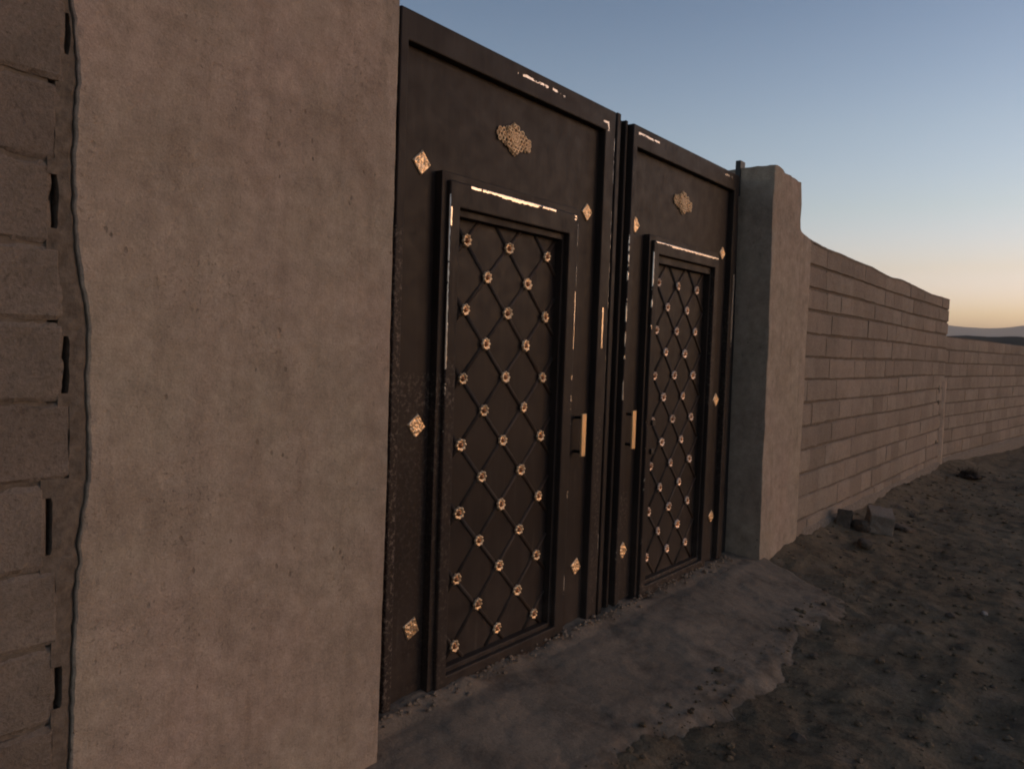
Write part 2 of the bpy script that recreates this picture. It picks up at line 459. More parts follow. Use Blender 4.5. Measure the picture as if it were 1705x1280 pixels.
def make_apron():
    xs = axis([(0.6, 6.0, 0.013)]); ys = axis([(-1.15, 0.36, 0.013)])
    nx, ny = len(xs), len(ys)
    V = []
    for y in ys:
        for x in xs:
            # outline wanders; the slab slopes down away from the threshold
            lim = 0.66 + 0.12 * fbm(x * 1.1, 4.4, 0.3, 4) + 0.035 * fbm(x * 7, y * 3, 1.0, 3) + 0.02 * fbm(x * 16, y * 16, 1.0, 4)
            lim -= 0.10 * max(0.0, min(1.0, (3.2 - x)))
            e = max(0.0, -y)
            z = 0.052 - 0.062 * (e / 0.62)
            over = e - lim
            edge_x = 5.60 - 0.55 * e + 0.03 * fbm(y * 6, 2.0, 0.7, 3)
            if y > 0: edge_x = 5.62
            ox = x - edge_x
            z += 0.014 * fbm(x * 2.3, y * 2.3, 0.5, 4) + 0.004 * fbm(x * 12, y * 12, 2.5, 3)
            if y > 0.10: z += 0.030 * min(1, (y - 0.10) / 0.08) * (0.6 + 0.9 * fbm(x * 4, y * 4, 7.7, 4))
            z -= max(0.0, over) * 0.35 + max(0.0, over - 0.12) * 1.5 + max(0.0, ox) * 1.1
            rim = max(0.0, 1 - abs(over + 0.05) / 0.16)
            z += rim * (0.006 * fbm(x * 9, y * 9, 6.0, 4) + 0.003 * fbm(x * 30, y * 30, 6.0, 3))
            V.append((x, y, max(z, -0.2)))
    idx = np.arange(nx * ny).reshape(ny, nx)
    F = np.stack([idx[:-1, :-1], idx[:-1, 1:], idx[1:, 1:], idx[1:, :-1]], -1).reshape(-1, 4).tolist()
    o = mesh_obj('concrete_pavement', V, F, M['apron'], smooth=True)
    tag(o, 'rough sloping concrete apron laid in front of the double gate', kind='structure')
make_apron()

def polar_hill(name, mat, r0, r1, az0, az1, naz, nr, hfun, label):
    V, F = [], []
    for i in range(naz + 1):
        a = R(az0 + (az1 - az0) * i / naz)
        for j in range(nr + 1):
            t = j / nr
            r = r0 + (r1 - r0) * t
            V.append((r * math.cos(a), -2 + r * math.sin(a), hfun(math.degrees(a), t) - 0.3))
    for i in range(naz):
        for j in range(nr):
            k = i * (nr + 1) + j
            F.append((k, k + nr + 1, k + nr + 2, k + 1))
    o = mesh_obj(name, V, F, mat, smooth=True)
    tag(o, label, kind='structure')
    return o

def ridge_h(az, t):
    top = 260 * math.tan(R(1.72 + 0.05 * fbm(az * 0.8, 1.0, 2.0, 5) + 0.02 * fbm(az * 9, 1.0, 7.0, 3))) + 1.55
    fall = min(1.0, max(0.0, (az + 62) / 40.0)) if az < -22 else 1.0
    s = math.sin(min(1.0, t / 0.5) * math.pi / 2) if t < 0.5 else 1 - 0.25 * (t - 0.5)
    return top * s * max(0.15, fall)
polar_hill('hill', M['far_hill'], 150, 370, -75, 75, 500, 16, ridge_h, 'low dark scrub ridge beyond the far wall')

def mountain_h(az, t):
    el = 2.38 + 0.13 * math.sin((az - 2.0) * 0.9) + 0.10 * fbm(az * 0.25, 3.0, 1.0, 4)
    fall = min(1.0, max(0.0, (az + 40) / 30.0))
    s = math.sin(min(1.0, t / 0.5) * math.pi / 2) if t < 0.5 else 1 - 0.5 * (t - 0.5)
    return 6000 * math.tan(R(el)) * s * max(0.2, fall)
polar_hill('mountain', M['mountain'], 4800, 7200, -70, 80, 400, 10, mountain_h, 'pale hazy mountain range on the horizon')

# ------------------------------------------------------------------ block walls
rb = random.Random(11)
def block_mesh(seed, mat, depth=0.14, name='block', insz=0.040, ringy=0.016):
    """unit block 1 x depth x 1 in x/z, front at y=0, softened uneven arrises"""
    r_ = random.Random(seed)
    nx, nz = 5, 3
    V = []; F = []
    for k in range(nz):
        for i in range(nx):
            u = i / (nx - 1); w = k / (nz - 1)
            x = 0.0035 + 0.993 * u; z = insz + (1 - 2 * insz) * w
            if 0 < i < nx - 1: x += r_.uniform(-0.03, 0.03)
            bx = i in (0, nx - 1); bz = k in (0, nz - 1)
            if bx: x += r_.uniform(-0.006, 0.006)
            if bz: z += r_.uniform(-0.028, 0.028)
            V.append((x, r_.uniform(-0.0016, 0.0016) + (0.0012 if bx or bz else (-0.003 if k == 1 else 0)), z))
    for k in range(nz - 1):
        for i in range(nx - 1):
            a = k * nx + i
            F.append((a, a + 1, a + 1 + nx, a + nx))
    ring = [i for i in range(nx)] + [k * nx + nx - 1 for k in range(1, nz)] + [(nz - 1) * nx + i for i in range(nx - 2, -1, -1)] + [k * nx for k in range(nz - 2, 0, -1)]
    r1, r2 = [], []
    for q in ring:
        x, y, z = V[q]
        u = round((q % nx) / (nx - 1), 3); w = (q // nx) / (nz - 1)
        V.append((u + r_.uniform(-0.003, 0.003), ringy, w + r_.uniform(-0.014, 0.014))); r1.append(len(V) - 1)
    for q in r1:
        x, y, z = V[q]
        V.append((x, depth, z)); r2.append(len(V) - 1)
    n = len(ring)
    for A, B in ((ring, r1), (r1, r2)):
        for i in range(n):
            j = (i + 1) % n
            F.append((A[j], A[i], B[i], B[j]))
    me = bpy.data.meshes.new(name)
    me.from_pydata(V, [], F); me.materials.append(mat); me.update()
    return me

def put_block(meshes, parent, x0, x1, z0, z1, y=0.0, gx=0.006, gz=0.012):
    o = bpy.data.objects.new('block', rb.choice(meshes))
    C.objects.link(o); o.parent = parent
    o.location = (x0 + gx / 2, y + rb.uniform(-0.0025, 0.003), z0 + gz / 2)
    o.scale = (x1 - x0 - gx, 1, z1 - z0 - gz)
    o.rotation_euler = (rb.uniform(-0.008, 0.008), rb.uniform(-0.006, 0.006), rb.uniform(-0.004, 0.004))
    return o

def core(name, parent, x0, x1, y0, y1, ztab, mat, step=0.1, wob=0.004, z0=-0.15):
    """mortar bed behind the blocks with an uneven crest"""
    n = max(2, int((x1 - x0) / step)); V = []; F = []
    for i in range(n + 1):
        x = x0 + (x1 - x0) * i / n
        zt = ztab(x)
        for y, z in ((y0, z0), (y0, zt), (y1, zt), (y1, z0)):
            V.append((x, y + (wob * fbm(x * 5, z, 0, 2) if y == y0 else 0), z))
    for i in range(n):
        a = i * 4
        for k in range(4):
            l = (k + 1) % 4
            F.append((a + k, a + l, a + 4 + l, a + 4 + k))
    F.append((0, 3, 2, 1)); F.append((n * 4, n * 4 + 1, n * 4 + 2, n * 4 + 3))
    return mesh_obj(name, V, F, mat, parent)

blk = [block_mesh(s, M['block']) for s in range(8)]
def rough_block_mesh(seed, mat, L=0.40, H=0.19, depth=0.14, name='block'):
    nx, nz = 34, 17
    V = []; F = []
    for k in range(nz):
        for i in range(nx):
            u = i / (nx - 1); w = k / (nz - 1)
            ex = min(u, 1 - u) * L; ez = min(w, 1 - w) * H
            e = min(ex, ez)
            chip = max(0.0, fbm(u * L * 16 + seed * 7, w * H * 16, 4.0, 3))
            y = 0.0030 * fbm(u * L * 9 + seed, w * H * 9, 1.0, 4) + 0.0012 * fbm(u * L * 60 + seed, w * H * 60, 1.0, 2)
            y += (0.006 + 0.016 * chip) * max(0.0, 1 - e / 0.010) ** 1.5
            x = u + (0.0035 / L) * fbm(w * H * 30 + seed, 0.5 + u, 2.0, 3) * (1 if i in (0, nx - 1) else 0)
            z = w + (0.0040 / H) * fbm(u * L * 26 + seed, 1.5 + w, 2.0, 3) * (1 if k in (0, nz - 1) else 0)
            V.append((x, y, z))
    for k in range(nz - 1):
        for i in range(nx - 1):
            a = k * nx + i
            F.append((a, a + 1, a + 1 + nx, a + nx))
    ring = [i for i in range(nx)] + [k * nx + nx - 1 for k in range(1, nz)] + [(nz - 1) * nx + i for i in range(nx - 2, -1, -1)] + [k * nx for k in range(nz - 2, 0, -1)]
    b0 = len(V)
    for q in ring: V.append((V[q][0], depth, V[q][2]))
    n = len(ring)
    for i in range(n):
        j = (i + 1) % n
        F.append((ring[j], ring[i], b0 + i, b0 + j))
    me = bpy.data.meshes.new(name)
    me.from_pydata(V, [], F); me.materials.append(mat); me.update()
    return me
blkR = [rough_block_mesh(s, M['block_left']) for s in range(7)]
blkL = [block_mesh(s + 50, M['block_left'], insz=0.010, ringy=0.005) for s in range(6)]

P1L = [(-0.2, 0.812), (0.45, 0.806), (0.80, 0.812), (0.95, 0.820), (1.10, 0.832), (1.18, 0.846), (1.40, 0.841), (1.54, 0.843), (1.63, 0.834), (1.73, 0.816), (1.92, 0.803), (2.06, 0.809), (2.20, 0.813), (2.34, 0.796), (2.5, 0.800), (3.1, 0.80)]
def edge_jitter(z, seed=1.0): return 0.004 * fbm(seed, z * 8, 1, 3) + 0.0035 * fbm(seed, z * 22, 1, 4) + 0.0015 * fbm(seed, z * 90, 1, 2)
# ---- wall left of the near pillar
BEDS_L = [-0.02, 0.19, 0.382, 0.576, 0.776, 0.966, 1.180, 1.376, 1.571, 1.752, 1.953, 2.141, 2.34, 2.53]
wl = tag(empty('block_wall', (-3.2, 0.005, 0)), 'dark concrete block wall left of the near plastered pillar', 'wall')
def left_wall():
    ox, oy = -3.2, 0.005
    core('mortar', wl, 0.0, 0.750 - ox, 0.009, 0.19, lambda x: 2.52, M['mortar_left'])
    slots = {5: (0.7565, 1.004, 1.144), 3: (0.781, 0.615, 0.721), 7: (0.793, 1.398, 1.538), 9: (0.766, 1.795, 1.923), 11: (0.790, 2.211, 2.309)}
    # blocks: the last one of every other course stops short of the pillar and leaves an open slot
    off = bmesh.new()
    for k in range(13):
        z0, z1 = BEDS_L[k], BEDS_L[k + 1]
        if k in slots: xe = slots[k][0] - 0.005
        else: xe = min(interp(P1L, z0 + 0.01), interp(P1L, (z0 + z1) / 2), interp(P1L, z1 - 0.01)) - 0.030
        x1 = xe; first = True
        while x1 > -3.1:
            L = 0.40 if not (first and k % 2 == 0) else 0.46
            x0 = x1 - L - rb.uniform(-0.006, 0.006)
            if first or x1 > 0.3:
                put_block(blkR, wl, x0 - ox, x1 - ox, z0, z1, 0, 0.004, 0.006)
            else:
                fs = add_box(off, x0 - ox + 0.003, x1 - ox - 0.003, rb.uniform(-0.003, 0.004), 0.14, z0 + 0.006, z1 - 0.006)
            x1 = x0; first = False
    bmesh.ops.recalc_face_normals(off, faces=off.faces)
    o = bm_obj('far_blocks', off, M['block_left'], wl); o['kind'] = 'stuff'
    # crumbly mortar filling between slots and pillar
    for k in range(13):
        z0, z1 = BEDS_L[k], BEDS_L[k + 1]
        if k in slots:
            sx, sa, sb = slots[k]
            a = sx + 0.006
            rows = [(z0 - 0.009, sa, sx - 0.020), (sa - 0.002, sb + 0.002, a), (sb, z1 + 0.009, sx - 0.020)]
            back = sx - 0.02
            
        else:
            sx = 9.0
            rows = [(z0 - 0.001, z1 + 0.001, min(interp(P1L, z0 + 0.01), interp(P1L, (z0 + z1) / 2), interp(P1L, z1 - 0.01)) - 0.042)]
        for (a0, a1, xa) in rows:
            V = []; F = []
            nz_ = max(3, int((a1 - a0) / 0.012)); nx_ = 6
            for j in range(nz_ + 1):
                z = a0 + (a1 - a0) * j / nz_
                xr_ = interp(P1L, z) + edge_jitter(z) - 0.0035 - 0.003 * fbm(1.0, z * 12, 2.0, 3)
                jx = 0.0022 * fbm(3.0, z * 26, k, 3) + (0.004 * (abs(2 * (z - (a0 + a1) / 2) / (a1 - a0)) ** 6) * -1 if xa > sx else 0)
                for i in range(nx_ + 1):
                    x = xa + jx + (xr_ - xa - jx) * i / nx_
                    V.append((x - ox, 0.003 + 0.004 * fbm(x * 25, z * 25, k, 3) + (0.004 if i == nx_ else 0), z))
                V.append((xa + jx - ox, 0.10, z))
            w = nx_ + 2
            for j in range(nz_):
                for i in range(nx_):
                    q = j * w + i
                    F.append((q, q + 1, q + 1 + w, q + w))
                q = j * w
                F.append((q + w - 1, q, q + w, q + w + w - 1))
            mesh_obj('mortar_fill', V, F, M['mortar_left'], wl, smooth=False)


    # dark crack between blockwork and plaster: old mortar deep in the joint
    V = []; F = []
    n = 120
    for i in range(n + 1):
        z = -0.1 + 2.62 * i / n
        x = interp(P1L, z)
        y = 0.032 + 0.007 * fbm(2.0, z * 14, 1.0, 3)
        V += [(0.742 - ox, 0.055, z), (x - 0.03 - ox, 0.050, z), (x - 0.010 - ox, y, z), (x + 0.02 - ox, y, z)]
    for i in range(n):
        for k in range(3):
            a = i * 4 + k
            F.append((a, a + 1, a + 5, a + 4))
    mesh_obj('cracked_joint', V, F, M['mortar_left'], wl)
left_wall()

# ---- wall beyond the far pillar
BEDS_R = [-0.02, 0.2, 0.4, 0.595, 0.79, 0.98, 1.17, 1.36, 1.55, 1.745, 1.935, 2.11, 2.29, 2.462]
W1X0, W1X1 = 6.03, 12.57
TOP1 = [(6.2, 2.500), (6.75, 2.474), (7.17, 2.478), (7.64, 2.470), (8.24, 2.472), (8.7, 2.452), (9.12, 2.443), (9.6, 2.464), (10.5, 2.445), (11.3, 2.428), (12.0, 2.442), (12.6, 2.45)]
wr = tag(empty('block_wall', (W1X0, 0.014, 0)), 'tall mortared block wall running on from the far pillar', 'wall')
def right_wall():
    core('mortar', wr, 0.0, W1X1 - W1X0 - 0.01, 0.0155, 0.19, lambda x: interp(TOP1, x + W1X0) - 0.004, M['mortar_joint'], 0.06, 0.005)
    for k in range(13):
        z0, z1 = BEDS_R[k], BEDS_R[k + 1]
        x0 = W1X0 + (-0.2 if k % 2 else 0.0) + rb.uniform(-0.05, 0.05)
        while x0 < W1X1:
            L = 0.405 + rb.uniform(-0.012, 0.012)
            if rb.random() < 0.06: L = 0.2
            x1 = min(x0 + L, W1X1 + rb.uniform(-0.012, 0.006))
            a = max(x0, W1X0 + 0.02)
            if W1X1 - x1 < 0.08: x1 = W1X1 + rb.uniform(-0.012, 0.006)
            if x1 - a > 0.05:
                zt = z1
                if k == 12: zt = interp(TOP1, (a + x1) / 2) - 0.002
                # courses sag a little
                s0 = 0.006 * math.sin(a * 1.3 + k)
                put_block(blk, wr, a - W1X0, x1 - W1X0, z0 + (s0 if k else 0), zt + (s0 if k < 12 else 0), 0, 0.0005, 0.015)
            x0 = x1
            if x1 >= W1X1 - 0.02: break
    # mortar spread unevenly over the crest
    V = []; F = []
    n = 130
    for i in range(n + 1):
        x = W1X0 + (W1X1 - W1X0) * i / n
        zt = interp(TOP1, x) + 0.004 * fbm(x * 9, 1, 1, 3)
        d = 0.05 + 0.03 * fbm(x * 3, 2, 1, 3)
        V += [(x - W1X0, -0.002 + 0.003 * fbm(x * 12, 0, 0, 2), zt - d * 0.4), (x - W1X0, -0.006, zt - 0.006), (x - W1X0, 0.02, zt + 0.006), (x - W1X0, 0.17, zt + 0.004), (x - W1X0, 0.19, zt - 0.03)]
    for i in range(n):
        for k in range(4):
            a = i * 5 + k
            F.append((a, a + 5, a + 6, a + 1))
    mesh_obj('mortar_cap', V, F, M['mortar'], wr, smooth=True)
    # render squeezed over the foot of the wall
    V = []; F = []
    n = 220
    for i in range(n + 1):
        x = 6.30 + (12.62 - 6.30) * i / n
        zt = 0.125 + 0.02 * fbm(x * 1.7, 3, 1, 4)
        pr = 0.004 + (-0.039 - 0.012 * fbm(x * 4, 5, 1, 3)) * min(1.0, (x - 6.30) / 0.35)
        V += [(x - W1X0, pr - 0.03 * min(1.0, (x - 6.30) / 0.35), -0.12), (x - W1X0, pr, 0.03), (x - W1X0, pr + 0.012, zt - 0.02), (x - W1X0, 0.004, zt)]
    for i in range(n):
        for k in range(3):
            a = i * 4 + k
            F.append((a, a + 4, a + 5, a + 1))
    mesh_obj('footing', V, F, M['mortar'], wr, smooth=True)
    # pale mortar run down the end of the wall
    V = []; F = []
    n = 60
    for i in range(n + 1):
        z = 0.02 + 1.25 * i / n
        w = 0.10 + 0.03 * fbm(z * 6, 1, 9, 3)
        x = 12.50 + 0.02 * fbm(z * 2, 4, 9, 2)
        V += [(x - w - W1X0, 0.006, z), (x - w * 0.5 - W1X0, -0.030, z), (x + w * 0.4 - W1X0, -0.032, z), (x + 0.09 - W1X0, -0.004, z)]
    for i in range(n):
        for k in range(3):
            a = i * 4 + k
            F.append((a, a + 1, a + 5, a + 4))
    mesh_obj('mortar_strip', V, F, M['plaster2'], wr, smooth=True)
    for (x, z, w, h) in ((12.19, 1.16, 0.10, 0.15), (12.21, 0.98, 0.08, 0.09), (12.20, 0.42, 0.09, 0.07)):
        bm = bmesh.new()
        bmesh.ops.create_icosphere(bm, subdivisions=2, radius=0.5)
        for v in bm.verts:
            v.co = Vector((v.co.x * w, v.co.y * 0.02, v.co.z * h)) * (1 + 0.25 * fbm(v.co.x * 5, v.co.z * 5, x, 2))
        bm_obj('hole_shade', bm, M['black_iron'], wr, loc=(x - W1X0, 0.002, z))  # flat black lump painting in the shade of a knocked-out hole
right_wall()

# ---- lower wall beyond, turned a little towards the road
A2 = R(-5.6)
w2 = tag(empty('low_block_wall', (12.585, 0.03, 0)), 'lower block wall continuing beyond the end of the tall wall', 'wall')
w2.rotation_euler.z = A2
def second_wall():
    H = [0.0 - 0.03 + 0.195 * i for i in range(11)]
    H[-1] = 1.915
    core('mortar', w2, 0.02, 34.0, 0.011, 0.19, lambda x: 1.915 + 0.008 * math.sin(x * 1.1) - (0.0 if x < 20 else (x - 20) * 0.004), M['mortar_joint'], 0.25, 0.004)
    far = bmesh.new()
    for k in range(10):
        z0, z1 = H[k], H[k + 1]
        x0 = 0.0 + (0.2 if k % 2 else 0.0) - 0.2
        while x0 < 33.6:
            L = 0.405 + rb.uniform(-0.01, 0.01)
            a, x1 = max(0.0, x0), x0 + L
            if x1 - a > 0.05:
                if x0 < 5.8: put_block(blk, w2, a, x1, z0, z1, 0, 0.0, 0.013)
                else: add_box(far, a + 0.004, x1 - 0.004, rb.uniform(-0.003, 0.004), 0.1, z0 + 0.006, z1 - 0.006)
            x0 = x1
    bmesh.ops.recalc_face_normals(far, faces=far.faces)
    o = bm_obj('far_blocks', far, M['block'], w2); o['kind'] = 'stuff'
    V = []; F = []
    n = 160
    for i in range(n + 1):
        x = 34.0 * i / n
        zt = 0.15 + 0.03 * fbm(x * 1.7, 8, 1, 4)
        V += [(x, -0.10, -0.15), (x, -0.05, 0.04), (x, -0.02, zt - 0.02), (x, 0.004, zt)]
    for i in range(n):
        for k in range(3):
            a = i * 4 + k
            F.append((a, a + 4, a + 5, a + 1))
    mesh_obj('footing', V, F, M['mortar'], w2, smooth=True)
second_wall()

# ------------------------------------------------------------------ plastered pillars
def pillar(name, label, mat, xl, xr, depth, ztop, zstep=0.02, xstep=0.02, z0=-0.15, seed=0.0, amp=0.0035, group=None, topfun=None):
    org = ((xl(1.0) + xr(1.0)) / 2, depth / 2, 0)
    zs = axis([(z0, ztop, zstep)])
    nf = int((xr(1.0) - xl(1.0)) / xstep); nd = int(depth / 0.03)
    V = []; F = []
    def ringpts(z):
        a, b = xl(z), xr(z)
        a += edge_jitter(z) if seed == 1.0 else 0.003 * fbm(seed, z * 2.2, 1, 3); b += 0.002 * fbm(seed + 5, z * 8, 1, 3) + 0.001 * fbm(seed, z * 50, 2, 2)
        p = []
        c = 0.004
        for i in range(nf + 1):
            u = i / nf
            x = a + c + (b - a - 2 * c) * u
            y = amp * fbm(x * 2.2 + seed, z * 2.2, 3, 4) + 0.0015 * fbm(x * 14, z * 14, seed, 3)
            p.append((x, y, z))
        for i in range(nd + 1):
            u = i / nd
            p.append((b + 0.0015 * fbm(u * 6, z * 6, seed, 3), c + (depth - 2 * c) * u, z))
        p.append((b - c, depth, z)); p.append((a + c, depth, z))
        for i in range(nd + 1):
            u = 1 - i / nd
            p.append((a + 0.003 * fbm(u * 2.5, z * 2.5, seed + 2, 4), c + (depth - 2 * c) * u, z))
        return p
    for j, z in enumerate(zs):
        for (x, y, zz) in ringpts(float(z)):
            dz = 0
            if topfun and j >= len(zs) - 3: dz = topfun(x, y)
            V.append((x - org[0], y - org[1], zz + dz))
    n = len(ringpts(1.0))
    for j in range(len(zs) - 1):
        for i in range(n):
            k = (i + 1) % n
            F.append((j * n + i, j * n + k, (j + 1) * n + k, (j + 1) * n + i))
    b = (len(zs) - 1) * n
    F.append(tuple(b + i for i in range(n)))
    o = mesh_obj(name, V, F, mat, smooth=False, loc=org)
    me = o.data
    me.polygons.foreach_set('use_smooth', [True] * (len(me.polygons) - 1) + [False])
    me.set_sharp_from_angle(angle=R(32))
    tag(o, label, 'pillar', group)
    return o

pillar('gate_pillar', 'wide near pillar of smooth pinkish grey render, left of the gate', M['plaster'],
       lambda z: interp(P1L, z), lambda z: interp([(0, 1.834), (1.0, 1.846), (1.9, 1.843), (2.9, 1.847)], z), 0.42, 2.95, seed=1.0, zstep=0.008)
P2L = [(-0.2, 5.525), (0.04, 5.515), (0.64, 5.490), (1.69, 5.472), (2.88, 5.424), (3.0, 5.42)]
P2R = [(-0.2, 6.32), (1.2, 6.315), (2.470, 6.312), (2.484, 6.29), (2.494, 6.21), (2.502, 6.13), (2.512, 6.075), (2.528, 6.045), (2.55, 6.036), (2.60, 6.032), (2.72, 6.040), (2.88, 6.008), (3, 6.0)]
pillar('gate_pillar', 'narrow far pillar with a dark blue-grey inner side, right of the gate', M['plaster2'],
       lambda z: interp(P2L, z), lambda z: interp(P2R, z), 0.40, 2.885, zstep=0.010, seed=9.0, amp=0.006,
       topfun=lambda x, y: 0.012 * fbm(x * 9, y * 9, 1, 3) + (0.012 if x < 5.6 else -0.006))

# ------------------------------------------------------------------ gate leaves
rg = random.Random(5)
def flat_sheet(name, x0, x1, z0, z1, y, mat, parent, off, thick=0.003, wave=0.0012):
    """steel sheet with the slight buckle of thin plate"""
    nx, nz = 24, 40
    V = []; F = []
    for j in range(nz + 1):
        z = z0 + (z1 - z0) * j / nz
        for i in range(nx + 1):
            x = x0 + (x1 - x0) * i / nx
            V.append((x - off[0], y + wave * fbm(x * 1.6, z * 1.6, 2, 2) - off[1], z - off[2]))
    w = nx + 1
    for j in range(nz):
        for i in range(nx):
            q = j * w + i
            F.append((q, q + 1, q + 1 + w, q + w))
    n0 = len(V)
    for (x, z) in ((x0, z0), (x1, z0), (x1, z1), (x0, z1)):
        V.append((x - off[0], y + thick + 0.002 - off[1], z - off[2]))
    F.append((n0 + 3, n0 + 2, n0 + 1, n0))
    return mesh_obj(name, V, F, mat, parent, smooth=True)

def diamond_mesh(seed):
    """embossed pressed diamond, 0.10 m point to point"""
    n = 18; V = []; F = []
    r_ = random.Random(seed)
    for j in range(n + 1):
        for i in range(n + 1):
            u, v = i / n * 2 - 1, j / n * 2 - 1
            a = math.atan2(v, u); q = math.hypot(u, v)
            h = 0.0035 + 0.0012 * math.cos(8 * a) * min(1, q * 1.5) + 0.0012 * math.cos(q * 11)
            h += 0.0062 * fbm(u * 4.5 + seed, v * 4.5, 1, 3)
            edge = max(abs(u), abs(v))
            if edge > 0.99: h = -0.001
            elif edge > 0.82: h = 0.005
            s = 0.0375
            w = 1 - 0.03 * abs(math.sin(4 * math.pi * (u if abs(v) > 0.99 else v))) if edge > 0.99 else 1
            x, z = u * s * w, v * s * w
            V.append(((x - z) * 0.7071 * 1.0, -h, (x + z) * 0.7071))
    for j in range(n):
        for i in range(n):
            q = j * (n + 1) + i
            F.append((q, q + 1, q + n + 2, q + n + 1))
    me = bpy.data.meshes.new('diamond_ornament')
    me.from_pydata(V, [], F); me.materials.append(M['brass']); me.update()
    me.polygons.foreach_set('use_smooth', [True] * len(F))
    return me

def rosette_mesh(outer, coremat):
    V = [(0, -0.0165, 0)]; F = []; mi = []
    na = 32
    prof = [(0.0060, 0.0150), (0.0105, 0.0095), (0.0130, 0.0035), (0.0165, 0.0040), (0.0215, 0.0110), (0.0265, 0.0085), (0.0290, 0.0)]
    for pi_, (r_, h) in enumerate(prof):
        for k in range(na):
            a = 2 * math.pi * k / na
            s = 1.0
            if pi_ >= 3: s = 1 + 0.10 * math.cos(8 * a) * (pi_ - 2) / 4
            hh = h + (0.0022 * math.cos(8 * a) if pi_ in (4, 5) else 0)
            V.append((r_ * s * math.cos(a), -hh, r_ * s * math.sin(a)))
    for k in range(na):
        l = (k + 1) % na
        F.append((0, 1 + l, 1 + k)); mi.append(1)
    for p in range(len(prof) - 1):
        for k in range(na):
            l = (k + 1) % na
            a = 1 + p * na
            F.append((a + k, a + l, a + na + l, a + na + k)); mi.append(1 if p < 2 else 0)
    me = bpy.data.meshes.new('rosette')
    me.from_pydata(V, [], F); me.materials.append(outer); me.materials.append(coremat)
    me.polygons.foreach_set('material_index', mi)
    me.polygons.foreach_set('use_smooth', [True] * len(F)); me.update()
    return me

def add_ring(bm, cx, cz, rad, tube, y=-0.005, n=10, m=5):
    rows = []
    for i in range(n):
        a = 2 * math.pi * i / n; row = []
        for j in range(m):
            b = 2 * math.pi * j / m
            r_ = rad + tube * math.cos(b)
            row.append(bm.verts.new((cx + r_ * math.cos(a), y + tube * math.sin(b), cz + r_ * math.sin(a))))
        rows.append(row)
    for i in range(n):
        for j in range(m):
            f = bm.faces.new((rows[i][j], rows[(i + 1) % n][j], rows[(i + 1) % n][(j + 1) % m], rows[i][(j + 1) % m]))
            f.smooth = True

def filigree_mesh():
    bm = bmesh.new()
    W, H = 0.128, 0.072
    add_ring(bm, 0, 0, 0.015, 0.0055, -0.012, 14, 6)
    add_ring(bm, 0, 0, 0.005, 0.004, -0.012, 8, 6)
    r_ = random.Random(2)
    def inside(x, z, k=1.0):
        core_ = abs(x) / (0.090 * k) + abs(z) / (0.070 * k) < 1
        wing = (x / (0.122 * k)) ** 2 + (z / (0.042 * k)) ** 2 < 1
        return core_ or wing
    dx = 0.0235
    for j in range(-4, 5):
        for i in range(-7, 8):
            x = (i + (0.5 if j % 2 else 0)) * dx; z = j * dx * 0.78
            if not inside(x, z) or math.hypot(x, z) < 0.015: continue
            x += r_.uniform(-0.003, 0.003); z += r_.uniform(-0.003, 0.003)
            near = abs(x) < 0.05
            add_ring(bm, x, z, r_.uniform(0.0085, 0.0115), 0.0042 if near else 0.0033, -0.006 - (0.004 if near else 0) + r_.uniform(-0.002, 0.002))
    for k in range(34):
        a = 2 * math.pi * k / 34
        q = 0.02
        while inside(q * math.cos(a), q * math.sin(a)): q += 0.002
        q += r_.uniform(-0.003, 0.003)
        add_ring(bm, q * math.cos(a), q * math.sin(a), 0.0055, 0.0026, -0.005, 8, 4)
    for k in range(12):
        a = 2 * math.pi * k / 12
        add_ring(bm, 0.027 * math.cos(a), 0.027 * math.sin(a), 0.0045, 0.0035, -0.013, 8, 5)
    bmesh.ops.recalc_face_normals(bm, faces=bm.faces)
    me = bpy.data.meshes.new('filigree_ornament')
    bm.to_mesh(me); bm.free(); me.materials.append(M['brass_lace'])
    return me

def cast_stem(bm, x, z, y0, y1, r_):
    add_box(bm, x - r_, x + r_, y0, y1, z - r_, z + r_, 0.002, 1)

FIL = filigree_mesh()
DIA = [diamond_mesh(s) for s in range(4)]

